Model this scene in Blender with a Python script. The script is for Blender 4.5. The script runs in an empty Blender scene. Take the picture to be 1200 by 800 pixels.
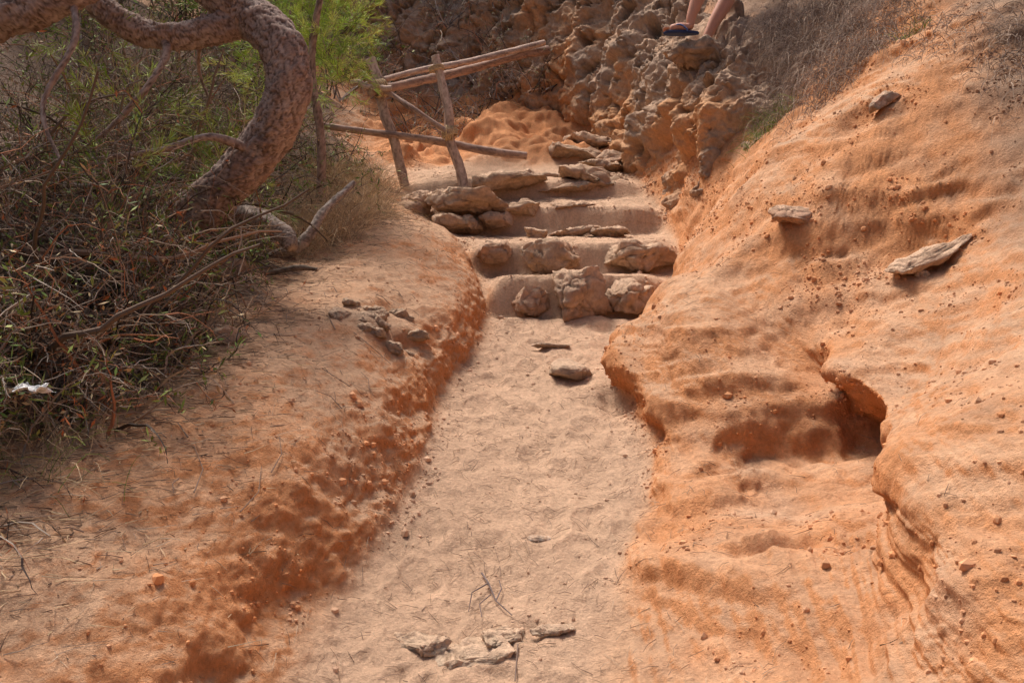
import bpy, bmesh, math, numpy as np
from mathutils import Vector
rng = np.random.default_rng(7)
sc = bpy.context.scene
sc.view_settings.view_transform='Standard'; sc.view_settings.look='None'; sc.view_settings.exposure=0

# ---------------------------------------------------------------- noise
_perm = np.random.default_rng(3).permutation(256).astype(np.int32)
_perm = np.concatenate([_perm,_perm,_perm])
_g = np.random.default_rng(4).normal(size=(256,3)).astype(np.float32)
_g /= np.linalg.norm(_g,axis=1)[:,None]
def perlin(P):
    P = np.asarray(P,np.float32).reshape(-1,3)
    I = np.floor(P).astype(np.int32); F = P-I
    U = F*F*F*(F*(F*6-15)+10); I &= 255
    out = np.zeros(len(P),np.float32)
    for dx in (0,1):
        for dy in (0,1):
            for dz in (0,1):
                h = _perm[_perm[_perm[(I[:,0]+dx)&255]+((I[:,1]+dy)&255)]+((I[:,2]+dz)&255)]
                g = _g[h]
                d = g[:,0]*(F[:,0]-dx)+g[:,1]*(F[:,1]-dy)+g[:,2]*(F[:,2]-dz)
                w = (U[:,0] if dx else 1-U[:,0])*(U[:,1] if dy else 1-U[:,1])*(U[:,2] if dz else 1-U[:,2])
                out += d*w
    return out*1.6
def fbm(P,o=3,lac=2.1,g=.5):
    P=np.asarray(P,np.float32); s=0;a=1;f=1
    for i in range(o):
        s = s+a*perlin(P*f+i*17.3); a*=g; f*=lac
    return s
def worley(P,seed=0):
    P=np.asarray(P,np.float32); I=np.floor(P).astype(np.int32); F=P-I
    f1=np.full(len(P),9.,np.float32); f2=np.full(len(P),9.,np.float32); idv=np.zeros(len(P),np.float32)
    for dx in (-1,0,1):
        for dy in (-1,0,1):
            for dz in (-1,0,1):
                h=_perm[_perm[_perm[(I[:,0]+dx+seed)&255]+((I[:,1]+dy)&255)]+((I[:,2]+dz)&255)]
                o=_g[h]*.45+.5
                d=np.sqrt((dx+o[:,0]-F[:,0])**2+(dy+o[:,1]-F[:,1])**2+(dz+o[:,2]-F[:,2])**2)
                m=d<f1
                f2=np.where(m,f1,np.minimum(f2,d)); idv=np.where(m,h/255.,idv); f1=np.where(m,d,f1)
    return f1,f2,idv
def sstep(a,b,x):
    t=np.clip((x-a)/(b-a),0,1); return t*t*(3-2*t)

# ---------------------------------------------------------------- mesh helpers
def mesh_obj(name,V,F,mat,col=None,smooth=True,parent=None):
    me=bpy.data.meshes.new(name)
    V=np.asarray(V,np.float32); F=np.asarray(F,np.int32)
    k=F.shape[1]
    me.vertices.add(len(V)); me.vertices.foreach_set('co',V.ravel())
    me.loops.add(F.size); me.loops.foreach_set('vertex_index',F.ravel())
    me.polygons.add(len(F)); me.polygons.foreach_set('loop_start',np.arange(0,F.size,k,dtype=np.int32))
    me.polygons.foreach_set('loop_total',np.full(len(F),k,np.int32))
    me.polygons.foreach_set('use_smooth',np.full(len(F),smooth))
    me.update(calc_edges=True)
    if col is not None:
        a=me.color_attributes.new('Col','FLOAT_COLOR','POINT')
        c=np.ones((len(V),4),np.float32); c[:,:3]=col
        a.data.foreach_set('color',c.ravel())
    me.materials.append(mat)
    ob=bpy.data.objects.new(name,me); sc.collection.objects.link(ob)
    if parent: ob.parent=parent
    return ob
def empty(name):
    e=bpy.data.objects.new(name,None); sc.collection.objects.link(e); return e
def grid_faces(n,m):
    i=np.arange(n-1)[:,None]*m+np.arange(m-1)[None,:]
    return np.stack([i,i+1,i+m+1,i+m],-1).reshape(-1,4)
def norm(v): return v/np.maximum(np.linalg.norm(v,axis=-1,keepdims=True),1e-9)
def grid_normals(P):
    a=np.gradient(P,axis=1); b=np.gradient(P,axis=0)
    return norm(np.cross(a,b))

# ---------------------------------------------------------------- materials
def mat_attr(name,rough=.9,var=.25,scales=(30.,),bump=.3,bdist=.01,bscale=60.,det=4):
    m=bpy.data.materials.new(name); m.use_nodes=True; nt=m.node_tree; N=nt.nodes; L=nt.links
    b=N['Principled BSDF']; b.inputs['Roughness'].default_value=rough; b.inputs['Specular IOR Level'].default_value=.15
    at=N.new('ShaderNodeAttribute'); at.attribute_name='Col'
    tc=N.new('ShaderNodeTexCoord')
    cur=at.outputs['Color']
    for s in scales:
        n=N.new('ShaderNodeTexNoise'); n.inputs['Scale'].default_value=s; n.inputs['Detail'].default_value=det; n.inputs['Roughness'].default_value=.7
        L.new(tc.outputs['Object'],n.inputs['Vector'])
        mr=N.new('ShaderNodeMapRange'); mr.inputs['From Min'].default_value=.25; mr.inputs['From Max'].default_value=.75
        mr.inputs['To Min'].default_value=1-var; mr.inputs['To Max'].default_value=1+var
        L.new(n.outputs['Fac'],mr.inputs['Value'])
        vm=N.new('ShaderNodeVectorMath'); vm.operation='SCALE'
        L.new(cur,vm.inputs[0]); L.new(mr.outputs['Result'],vm.inputs['Scale']); cur=vm.outputs['Vector']
    L.new(cur,b.inputs['Base Color'])
    if bump:
        n=N.new('ShaderNodeTexNoise'); n.inputs['Scale'].default_value=bscale; n.inputs['Detail'].default_value=5; n.inputs['Roughness'].default_value=.78
        L.new(tc.outputs['Object'],n.inputs['Vector'])
        bp=N.new('ShaderNodeBump'); bp.inputs['Strength'].default_value=bump; bp.inputs['Distance'].default_value=bdist
        L.new(n.outputs['Fac'],bp.inputs['Height']); L.new(bp.outputs['Normal'],b.inputs['Normal'])
    return m
M_ground=mat_attr('sandy_soil',.97,.22,(55.,),1.0,.022,50.)
M_rock=mat_attr('weathered_rock',.93,.3,(30.,),.9,.02,34.)
M_twig=mat_attr('twigs',.9,.0,(),0)
M_leaf=mat_attr('foliage',.7,.0,(),0)
M_bark=mat_attr('pine_bark',.9,.25,(50.,),.8,.008,60.)
M_wood=mat_attr('weathered_wood',.85,.25,(40.,),.5,.006,60.)
M_plain=mat_attr('plain_surface',.7,.06,(30.,),.1,.003,80.)
M_skin=mat_attr('skin_surface',.55,.08,(20.,),.1,.002,90.)

# ---------------------------------------------------------------- terrain control table
# each row: Y, then (x,z) for L4 L3 L2 L1 PL PM PR R1 R2 R3 R4 R5 R6 R7
T=[
(1.5,(-3,-.6),(-2.0,-.85),(-1.4,-1.0),(-1.10,-1.12),(-.84,-1.57),(-.35,-1.6),(.05,-1.57),(.4,-1.35),(.8,-1.1),(1.0,-.85),(1.15,-.7),(1.6,-.5),(2.4,.1),(4,1.0)),
(2.2,(-3,-.4),(-1.9,-.66),(-1.4,-.76),(-1.08,-.90),(-.80,-1.32),(-.35,-1.35),(.1,-1.32),(.4,-1.15),(.75,-.98),(.97,-.83),(1.08,-.55),(1.4,-.38),(2.3,.2),(4,1.3)),
(2.8,(-3,-.25),(-1.75,-.46),(-1.3,-.60),(-1.0,-.75),(-.72,-1.11),(-.25,-1.13),(.25,-1.1),(.56,-.94),(1.0,-.8),(1.26,-.70),(1.24,-.42),(1.5,-.2),(2.4,.4),(4,1.7)),
(3.3,(-3,-.1),(-1.7,-.26),(-1.2,-.36),(-.86,-.50),(-.61,-.92),(-.1,-.95),(.38,-.92),(.62,-.80),(1.1,-.74),(1.54,-.64),(1.40,-.34),(1.65,-.16),(2.4,.45),(4,1.9)),
(3.8,(-3,.0),(-1.71,-.08),(-1.14,-.17),(-.74,-.31),(-.5,-.74),(0,-.76),(.57,-.74),(.70,-.60),(1.2,-.60),(1.90,-.56),(1.56,-.20),(1.95,-.05),(2.5,.5),(4,2.1)),
(4.1,(-3,.1),(-1.75,.02),(-1.08,-.08),(-.68,-.23),(-.46,-.63),(.05,-.65),(.66,-.63),(.74,-.44),(1.2,-.52),(1.86,-.47),(1.44,-.10),(2.0,.07),(2.6,.62),(4,2.2)),
(4.4,(-3,.2),(-1.8,.15),(-1.0,.02),(-.62,-.14),(-.44,-.52),(.1,-.54),(.70,-.51),(.72,-.24),(.98,-.11),(1.5,-.10),(1.75,.02),(2.1,.25),(2.7,.8),(4,2.3)),
(4.9,(-3,.4),(-1.8,.3),(-1.05,.2),(-.50,.02),(-.42,-.34),(.1,-.36),(.60,-.34),(.55,-.08),(.80,.14),(1.22,.36),(1.7,.62),(2.2,.98),(2.9,1.65),(4,2.6)),
(5.4,(-3,.55),(-1.75,.48),(-.85,.36),(-.37,.15),(-.3,-.16),(.2,-.18),(.68,-.16),(.73,.1),(1.08,.40),(1.62,.82),(2.16,1.3),(2.6,1.73),(2.95,2.15),(4,3.0)),
(5.8,(-3,.68),(-1.74,.62),(-.7,.48),(-.29,.26),(-.22,-.01),(.3,-.03),(.81,-.01),(.9,.22),(1.2,.58),(1.65,1.05),(2.15,1.5),(2.6,1.95),(3.0,2.4),(4,3.2)),
(6.3,(-3,.85),(-1.5,.8),(-.62,.72),(-.24,.48),(-.12,.17),(.4,.15),(1.04,.17),(1.13,.38),(1.4,.82),(1.87,1.39),(2.27,1.83),(2.6,2.2),(3.1,2.7),(4.2,3.4)),
(7.2,(-3,1.2),(-1.4,1.12),(-.8,1.0),(-.5,.9),(-.33,.72),(.5,.68),(1.44,.7),(1.56,.95),(1.8,1.4),(2.16,1.87),(2.4,2.3),(2.7,2.65),(3.2,3.1),(4.3,3.9)),
(8.0,(-3,1.7),(-1.7,1.5),(-1.2,1.38),(-1.0,1.3),(-.85,1.2),(.3,1.15),(1.4,1.15),(1.6,1.6),(1.7,2.15),(1.9,2.65),(2.2,3.0),(2.6,3.3),(3.2,3.8),(4.5,4.4)),
(8.8,(-3,2.2),(-2,1.9),(-1.5,1.75),(-1.35,1.7),(-1.2,1.65),(.2,1.62),(1.25,1.65),(1.55,2.1),(1.75,2.7),(2.05,3.2),(2.3,3.5),(2.8,3.8),(3.5,4.2),(5,4.8)),
(9.5,(-3,2.8),(-2.2,2.5),(-1.7,2.2),(-1.4,2.05),(-1.15,1.95),(0,2.0),(1.1,2.0),(1.5,2.5),(1.8,3.1),(2.1,3.7),(2.5,4.1),(3,4.4),(3.7,4.7),(5.2,5.2)),
(10.5,(-3.2,3.6),(-2.3,3.0),(-1.8,2.7),(-1.4,2.5),(-1.0,2.35),(0,2.80),(1.2,2.55),(1.6,3.4),(1.9,4.0),(2.2,4.6),(2.6,4.9),(3.1,5.2),(3.8,5.5),(5.3,6)),
(12,(-3.2,4.4),(-2.3,3.6),(-1.8,3.3),(-1.5,3.1),(-1.2,3.0),(0,3.5),(1.2,3.6),(1.8,4.6),(2.1,5.1),(2.4,5.6),(2.8,6),(3.3,6.3),(4,6.5),(5.5,7)),
(13.4,(-3.2,6.6),(-2.3,6.4),(-1.8,6.3),(-1.5,6.3),(-1.2,6.3),(0,6.4),(1.2,6.5),(1.8,6.7),(2.1,6.9),(2.4,7.0),(2.8,7.2),(3.3,7.4),(4,7.6),(5.5,8)),
(17,(-3.2,8),(-2.3,8),(-1.8,8),(-1.5,8),(-1.2,8),(0,8),(1.2,8),(1.8,8.1),(2.1,8.1),(2.4,8.2),(2.8,8.3),(3.3,8.4),(4,8.5),(5.5,9)),
]
rowsY=[];C=[]
def fullrow(cp,y):
    zl=cp[0][1]; zr=cp[-1][1]
    k=1.0 if y<7 else 1.6
    L=[(-60,zl+7*k),(-15,zl+3.2*k),(-6,zl+1.0*k)]
    return L+list(cp)+[(14,zr+2.2),(60,zr+5)]
for dy,dz in ((-40,-9),(-12,-5)):
    cp=[(x,z+dz) for x,z in T[0][1:]]; rowsY.append(dy); C.append(fullrow(cp,dy))
cp=[(x,z-.55) for x,z in T[0][1:]]; rowsY.append(0.); C.append(fullrow(cp,0))
for r in T: rowsY.append(r[0]); C.append(fullrow(r[1:],r[0]))
cp=[(x,z+3) for x,z in T[-1][1:]]; rowsY.append(35.); C.append(fullrow(cp,35))
cp=[(x,z+5) for x,z in T[-1][1:]]; rowsY.append(90.); C.append(fullrow(cp,90))
rowsY=np.array(rowsY); C=np.array(C)
Ys=np.concatenate([np.linspace(-40,1.1,30)[:-1],np.geomspace(1.1,13.6,760),np.linspace(13.6,90,45)[1:]])
seg=[6,8,14,46,56,60,56,56,56,60,64,64,68,60,56,50,8,6]
cs=np.concatenate([np.arange(n)/n+i for i,n in enumerate(seg)]+[[18.]])
wn=perlin(np.stack([np.repeat(cs[None]*.9,len(Ys),0),np.repeat(Ys[:,None]*.8,len(cs),1),0*np.ones((len(Ys),len(cs)))],-1)).reshape(len(Ys),-1)
wn2=perlin(np.stack([np.repeat(cs[None]*2.3,len(Ys),0),np.repeat(Ys[:,None]*2,len(cs),1),5+0*np.ones((len(Ys),len(cs)))],-1)).reshape(len(Ys),-1)
wy=(.18*wn+.07*wn2)*(sstep(9.2,10.2,cs)*(1-sstep(14,15,cs)))[None,:]*(sstep(1.6,2.4,Ys)*(1-sstep(6.0,7,Ys)))[:,None]
X=np.empty((len(Ys),len(cs))); Z=np.empty_like(X)
ci=np.minimum(cs.astype(int),C.shape[1]-2); cf=cs-ci
for q in range(len(cs)):
    yq=Ys+wy[:,q]
    for k,A in ((0,X),(1,Z)):
        A[:,q]=np.interp(yq,rowsY,C[:,ci[q],k])*(1-cf[q])+np.interp(yq,rowsY,C[:,ci[q]+1,k])*cf[q]
def gsm(A,s,axis):
    r=int(s*3); k=np.exp(-.5*(np.arange(-r,r+1)/s)**2); k/=k.sum()
    A=np.moveaxis(A,axis,-1); Ap=np.pad(A,[(0,0)]*(A.ndim-1)+[(r,r)],mode='edge')
    out=np.zeros_like(A)
    for i,w in enumerate(k): out+=w*Ap[...,i:i+A.shape[-1]]
    return np.moveaxis(out,-1,axis)
lipw=np.exp(-((cs-6.0)/.5)**4)[None,:]*.95
for A in (X,Z):
    A1_=gsm(A,12,0); B=gsm(A1_,7,1); B2=gsm(A1_,22,1); B=B*(1-lipw)+B2*lipw
    w=(sstep(1.1,1.6,Ys)*(1-sstep(12.8,13.6,Ys)))[:,None]*(sstep(2.6,3.3,cs)*(1-sstep(15.4,16,cs)))[None,:]
    A[:]=A*(1-w)+B*w
YY=np.repeat(Ys[:,None],len(cs),1)
cc=np.repeat(cs[None,:],len(Ys),0)
def terr(Y,xw):
    Yw=Y+xw
    z=.16+0*Y
    for y0,h0,h1 in ((6.40,.16,.50),(7.08,.55,.83),(7.88,.98,1.26),(8.52,1.42,1.62)):
        z=np.where(Yw>y0-.02, h0+(h1-h0)*sstep(y0-.02,y0+.08,Yw),z)
        nxt={6.40:(7.06,.05),7.08:(7.86,.15),7.88:(8.5,.16),8.52:(9.3,.26)}[y0]
        z=np.where(Yw>y0+.08,h1+nxt[1]*np.clip((Yw-y0-.08)/(nxt[0]-y0-.08),0,1),z)
    return z
pm=sstep(6.75,7.25,cc)*(1-sstep(8.8,9.25,cc))
xw=.06*perlin(np.stack([X*1.5,YY*0,YY*0],-1)).reshape(X.shape)
ms=pm*sstep(6.2,6.35,YY)*(1-sstep(9.0,9.4,YY))
Z=Z*(1-ms)+terr(YY,xw)*ms
P=np.stack([X,YY,Z],-1)
Nn=grid_normals(P)
pf=P.reshape(-1,3); yf=YY.ravel()
near=(sstep(.5,1.5,YY)*(1-sstep(15,20,YY))*sstep(2.4,3,cc)*(1-sstep(16,16.5,cc))).ravel()
path=(sstep(6.8,7.2,cc)*(1-sstep(8.85,9.3,cc))).ravel()*(1-sstep(9.1,9.6,yf)); bank=1-path
mound=sstep(9.2,9.8,yf)*(sstep(4.5,6,cc)*(1-sstep(9.5,10.5,cc))).ravel()
right=sstep(9.0,9.6,cc).ravel(); left=1-sstep(6.9,7.2,cc).ravel()
steep=1-np.clip(Nn[...,2].ravel(),0,1)
sf=sstep(.15,.6,steep)
n1=fbm(pf*1.1,3); n2=fbm(pf*4.+5,3); n3=fbm(pf*13.+9,3)
bil=np.abs(perlin(pf*5.5+31)); bil2=np.abs(perlin(pf*14+3))
dip=pf[:,2]-.16*pf[:,0]+.10*n1+.03*n2
bed=perlin(np.stack([pf[:,0]*1.3,pf[:,1]*1.3,dip*8],-1)+2); bedf=perlin(np.stack([pf[:,0]*3,pf[:,1]*3,dip*30],-1)+7)
ledge=np.clip(bed-.12,0,1)
str2=perlin(np.stack([pf[:,0]*1.0,pf[:,1]*1.0,(pf[:,2]+.25*pf[:,0]-.25*pf[:,1])*26],-1))+.5*perlin(np.stack([pf[:,0]*3,pf[:,1]*3,(pf[:,2]+.25*pf[:,0]-.25*pf[:,1])*55],-1))
lowled=np.exp(-((pf[:,0]-.8)/.65)**2-((pf[:,1]-2.6)/.8)**2)*right
patchy=np.clip(fbm(pf*.8+21,2)*1.6+.5,0,1)
rill=perlin(np.stack([(pf[:,1]+.15*n2)*6.5,pf[:,0]*1.1,pf[:,2]*.9],-1)+14)+.5*perlin(np.stack([(pf[:,1]+.1*n2)*15,pf[:,0]*2,pf[:,2]*1.7],-1)+4)
d=bank*(n1*.055+n2*.014+n3*.007)+left*n2*.006+path*(n1*.015+n2*.017+n3*.007)
d+=right*(n1*.025+ledge*.05*(.3+patchy)+bedf*.008*(.3+patchy)-(.16-np.minimum(bil,.16))*.07*patchy*sf+(bil2-.15)*.008+rill*.011*sf*(1.3-patchy))
d+=left*sf*(-(.2-np.minimum(bil,.2))*.04+(bil2-.15)*.018+bedf*.003+n3*.006)
d+=lowled*str2*.018
d+=mound*(fbm(pf*2.0+3,4)*.16+np.clip(perlin(pf*np.array([1.5,1.5,6])),0,1)*.1)
w1,w2,_=worley(np.stack([pf[:,0]*4.2,pf[:,1]*3.2,pf[:,2]*0],-1)+n2[:,None]*.25)
d+=path*(-np.clip(.42-w1,0,1)*.08+np.exp(-((w1-.48)/.06)**2)*.008)*(yf<6.3)
w1b,_,_=worley(pf*26+n3[:,None]*.3)
pk=np.clip(fbm(pf*2.6+15,2)*1.5+.1,0,1)
d+=bank*(-np.clip(.32-w1b,0,1)*.020*pk*(.5+sf))
scab=sstep(.10,.28,fbm(pf*np.array([6,6,9.])+44,3)-.15)*np.clip(fbm(pf*1.7+33,2)*2+.1,0,1)
d+=(.7*right+.35*left)*scab*.014
def dent(c,r,a):
    global d
    q=((pf-np.array(c))/np.array(r)); rr=(q**2).sum(1)*(1+.6*n2)
    d+=a*np.exp(-rr*1.4)
for c,r,a in [((-.80,4.75,.10),(.24,.2,.12),.06),((-.58,4.9,.03),(.10,.12,.10),-.08),((-.47,5.15,.0),(.12,.14,.12),-.06),
   ((-.55,4.3,-.35),(.15,.25,.10),-.05),((-.66,3.6,-.62),(.14,.3,.12),-.04),((-.80,3.0,-.9),(.14,.3,.12),-.04),((-.95,2.5,-1.1),(.14,.3,.12),-.04),
   ((1.1,4.1,-.50),(.3,.2,.07),-.08),((1.4,4.05,-.48),(.3,.2,.07),-.09),((1.65,3.8,-.42),(.25,.3,.09),-.08),((1.4,4.1,-.14),(.4,.15,.05),.06),((1.05,4.3,-.2),(.3,.15,.06),.06),
   ((.60,4.85,-.12),(.15,.3,.12),.08),((.62,5.0,-.33),(.12,.3,.06),-.10),((.73,4.35,-.45),(.1,.2,.07),-.07),((.75,4.3,-.3),(.12,.14,.08),.06),
   ((1.22,2.85,-.45),(.14,.2,.10),.09),((1.22,2.95,-.72),(.15,.15,.06),-.09),((2.0,5.0,.85),(.3,.15,.08),.06),((1.75,4.75,.5),(.22,.1,.05),-.06),
   ((-.25,5.7,.15),(.1,.3,.1),-.05),((.95,3.1,-.78),(.3,.05,.05),-.06),((1.4,4.9,.45),(.25,.2,.2),-.08),((2.3,4.4,.55),(.3,.25,.15),-.08),((1.0,5.4,.3),(.2,.25,.2),.07),((2.2,5.4,1.3),(.3,.2,.2),-.08),((1.8,5.9,1.3),(.25,.25,.2),.07)]:
    dent(c,r,a)
d*=near
P2=pf+Nn.reshape(-1,3)*d[:,None]
far=1-near
P2[:,2]+=far*fbm(pf*.12,3)*.6
G=P2.reshape(P.shape)
GN=grid_normals(G); st2=1-np.clip(GN[...,2].ravel(),0,1)
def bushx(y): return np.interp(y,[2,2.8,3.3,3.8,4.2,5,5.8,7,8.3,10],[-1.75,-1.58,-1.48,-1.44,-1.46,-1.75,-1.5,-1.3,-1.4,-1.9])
litter_shade=sstep(-.12,.38,bushx(P2[:,1])-P2[:,0]+.14*n2+.12*n3)
cPath=np.array([.60,.39,.255]); cPink=np.array([.61,.37,.225]); cOr=np.array([.65,.295,.13]); cDk=np.array([.60,.235,.085]); cLitShade=np.array([.15,.10,.07]); cGrey=np.array([.48,.34,.24])
nm=fbm(pf*.9+40,3); nq=fbm(pf*3.3+70,3)
def mix(a,b,t): return a*(1-t[:,None])+b*t[:,None]
col=np.repeat(cPink[None],len(pf),0)
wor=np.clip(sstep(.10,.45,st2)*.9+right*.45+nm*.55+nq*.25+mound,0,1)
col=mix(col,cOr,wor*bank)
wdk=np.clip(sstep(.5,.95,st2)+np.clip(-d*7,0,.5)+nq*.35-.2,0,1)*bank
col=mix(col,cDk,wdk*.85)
col=mix(col,cPath,path*.95)
dust=np.clip(nq*1.3+.12,0,1)*right*(1-sstep(.35,.8,st2))
col=mix(col,np.array([.64,.42,.27]),dust*.55)
col=mix(col,cGrey,np.clip(fbm(pf*2.2+90,2)*1.8-.75,0,1)*.4*right)
mp=np.exp(-(((pf-np.array([-.78,4.8,.1]))/np.array([.28,.25,.2]))**2).sum(1))
col=mix(col,np.array([.33,.23,.16]),np.clip(mp*1.2+n3*.3*mp,0,1)*.7)
col=mix(col,cLitShade,litter_shade*(yf<10.5)*.92)  # brown needle litter, with the shade under the bushes painted into its colour
col*=(1+.11*n3+.08*perlin(pf*40)+.07*bedf*right+.07*nq)[:,None]
mr_=sstep(11.8,12.3,yf); col=mix(col,np.array([.28,.21,.16]),mr_)
outr=np.clip(sstep(14.3,15.3,cc).ravel()+sstep(6.6,7.3,yf)*sstep(11.6,12.6,cc).ravel()+n2*.3,0,1)*(1-mr_)*right; col=mix(col,np.array([.25,.18,.13]),outr*.85)
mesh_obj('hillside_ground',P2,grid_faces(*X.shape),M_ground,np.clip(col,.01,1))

def hz(x,y):
    i=min(max(int(np.searchsorted(Ys,y)),1),len(Ys)-1)
    return float(np.interp(x,np.maximum.accumulate(G[i,:,0]),G[i,:,2]))

# ---------------------------------------------------------------- gravel / clods
bm=bmesh.new(); bmesh.ops.create_icosphere(bm,subdivisions=1,radius=1)
iv=np.array([v.co[:] for v in bm.verts]); ifc=np.array([[v.index for v in f.verts] for f in bm.faces]); bm.free()
vis=(yf>1.9)&(yf<9.6)&(cc.ravel()>3.6)&(cc.ravel()<15)
ax=np.linalg.norm(np.gradient(G,axis=0),axis=2).ravel()*np.linalg.norm(np.gradient(G,axis=1),axis=2).ravel()
foot=np.exp(-((cc.ravel()-7.05)/.18)**2)+np.exp(-((cc.ravel()-9.1)/.2)**2)
wt=ax*vis*(.35+.8*right+.25*left+2.0*foot+1.4*sf)*np.clip(.4+fbm(pf*2.5+12,2)*2.5,.03,3)
wt/=wt.sum()
NP=16000
ii=rng.choice(len(wt),NP,p=wt)
sz=np.exp(rng.normal(math.log(.0042),.55,NP)).clip(.0018,.022)
V=iv[None]*(sz[:,None,None]*rng.uniform(.6,1.3,(NP,1,3)))*(1+rng.uniform(-.25,.25,(NP,12,1)))
V=V+(P2[ii]+GN.reshape(-1,3)[ii]*sz[:,None]*.1)[:,None,:]
Fg=(ifc[None]+(np.arange(NP)*12)[:,None,None]).reshape(-1,3)
gc=np.clip(col[ii]*rng.uniform(.72,1.08,(NP,1)),0,1)
mesh_obj('gravel',V.reshape(-1,3),Fg,M_twig,np.repeat(gc,12,0),smooth=False)

# ---------------------------------------------------------------- rocks
bm=bmesh.new(); bmesh.ops.create_icosphere(bm,subdivisions=5,radius=1)
rv=np.array([v.co[:] for v in bm.verts]); rf=np.array([[v.index for v in f.verts] for f in bm.faces]); bm.free()
def rock(name,c,size,rot=0,tilt=(0,0),seed=0,sq=.55,rough=.10,strat=.04,colr=(.46,.32,.22),col2=(.33,.235,.17),parent=None,dust=.7,cut=1.0):
    v=np.sign(rv)*np.abs(rv)**sq
    v/= (np.abs(v)**4).sum(1,keepdims=True)**.25
    s=np.array(size)/2
    m=float(np.prod(size)**(1/3))*1.1
    o=np.array([seed*7.7,seed*3.1,seed*5.3])
    r=np.random.default_rng(seed+100)
    for k in range(14):
        nrm=norm(r.normal(size=3)*np.array([1,1,.8])); lim=r.uniform(.62,.95)
        dd=(v*nrm).sum(1)-lim
        v=v-np.clip(dd,0,None)[:,None]*nrm*.95*cut
    w=v*s
    nn=norm(v/s)
    q=w/m
    f=fbm(q*2.4+o,5,g=.55); lay=perlin(np.stack([q[:,0]*1.2,q[:,1]*1.2,q[:,2]*9],-1)+o)
    f1,f2,_=worley(q*3.2+o)
    crk=1-sstep(.0,.10,f2-f1)
    disp=rough*m*.7*f+strat*m*lay*(1-np.abs(nn[:,2]))-rough*m*.35*crk
    w=w+nn*disp[:,None]
    cr,sr=math.cos(rot),math.sin(rot); tx,ty=tilt
    Rz=np.array([[cr,-sr,0],[sr,cr,0],[0,0,1]]); Rx=np.array([[1,0,0],[0,math.cos(tx),-math.sin(tx)],[0,math.sin(tx),math.cos(tx)]]); Ry=np.array([[math.cos(ty),0,math.sin(ty)],[0,1,0],[-math.sin(ty),0,math.cos(ty)]])
    Rm=Rz@Ry@Rx
    w=w@Rm.T; nn=nn@Rm.T
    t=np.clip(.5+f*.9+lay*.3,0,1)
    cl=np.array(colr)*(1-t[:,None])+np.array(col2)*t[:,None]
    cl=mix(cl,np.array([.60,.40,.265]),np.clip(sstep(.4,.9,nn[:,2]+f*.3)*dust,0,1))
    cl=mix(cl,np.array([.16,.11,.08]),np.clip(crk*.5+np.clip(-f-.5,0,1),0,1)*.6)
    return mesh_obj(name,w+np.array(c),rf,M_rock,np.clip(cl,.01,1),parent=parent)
steps=empty('stone_steps')
S=[
(.13,6.38,.31,.31,.30,.20,.25),(.475,6.33,.335,.38,.34,.37,0),(.87,6.38,.34,.42,.34,.21,-.12),
(-.14,7.06,.74,.32,.3,.17,.15),(.32,7.03,.70,.58,.34,.25,.05),(1.03,7.05,.71,.64,.34,.26,-.06),
(-.88,7.9,1.27,.32,.34,.24,.2),(-.42,7.82,1.28,.66,.4,.20,-.05),(-.48,7.74,1.07,.42,.3,.15,.1),(-.13,7.78,1.11,.3,.26,.13,0),(.09,7.95,1.26,.42,.3,.13,.1),
(.0,8.5,1.60,.74,.4,.13,.05),(.52,8.1,1.29,.5,.36,.08,-.1),(.82,8.75,1.70,.9,.6,.15,.15),(.6,8.6,1.55,.6,.4,.09,-.1),(1.15,9.25,1.98,.6,.5,.14,.3),(.95,9.0,1.86,.5,.4,.10,.4),
(.86,7.7,.99,.36,.3,.08,.2),(.55,7.72,1.0,.45,.3,.07,0),(.22,7.58,.96,.24,.2,.12,.7),(-.62,8.3,1.43,.35,.3,.10,.3),(.3,8.95,1.74,.4,.3,.08,.3),(.7,9.5,2.1,.7,.5,.12,.2),(.95,9.8,2.3,.6,.5,.14,.2)]
for k,(x,y,z,w,dd,h,ro) in enumerate(S):
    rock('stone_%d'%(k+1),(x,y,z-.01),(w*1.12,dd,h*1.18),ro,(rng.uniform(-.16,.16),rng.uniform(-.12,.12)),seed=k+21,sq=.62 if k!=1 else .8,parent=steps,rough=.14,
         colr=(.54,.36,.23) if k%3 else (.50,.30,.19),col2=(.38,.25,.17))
def loose(x,y,w,dd,h,ro=0,tilt=(0,0),seed=50,dz=0,**k):
    rock('rock',(x,y,hz(x,y)+h*.15+dz),(w,dd,h),ro,tilt,seed,**k)
loose(.36,5.3,.38,.26,.12,-.25,(.25,.12),51,colr=(.52,.37,.25))
loose(.25,5.75,.3,.1,.04,.1,(0,0),52,colr=(.52,.37,.25))
loose(-.12,2.93,.32,.2,.07,.25,(.30,-.05),53,rough=.16,colr=(.56,.42,.29),col2=(.5,.36,.25),dz=-.008)
loose(-.33,2.97,.26,.10,.05,-.45,(.36,0),54,rough=.16,colr=(.56,.42,.29),col2=(.5,.36,.25),dz=-.008)
loose(-.03,3.0,.18,.12,.06,.45,(.36,0),64,rough=.16,colr=(.56,.42,.29),col2=(.5,.36,.25),dz=-.008)
loose(.14,3.02,.17,.06,.03,.15,(.3,0),55,colr=(.56,.42,.29))
loose(.11,3.6,.11,.05,.02,.1,(.3,0),56,colr=(.65,.55,.46))
loose(-1.74,5.15,.32,.24,.17,.3,(0,0),57,colr=(.5,.36,.24),dz=.03)
loose(-1.36,4.1,.18,.16,.12,.3,(0,0),58)
rock('rock',(1.69,5.08,.735),(.34,.26,.13),.25,(0,.15),59,colr=(.60,.36,.23),col2=(.48,.29,.19))
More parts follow.
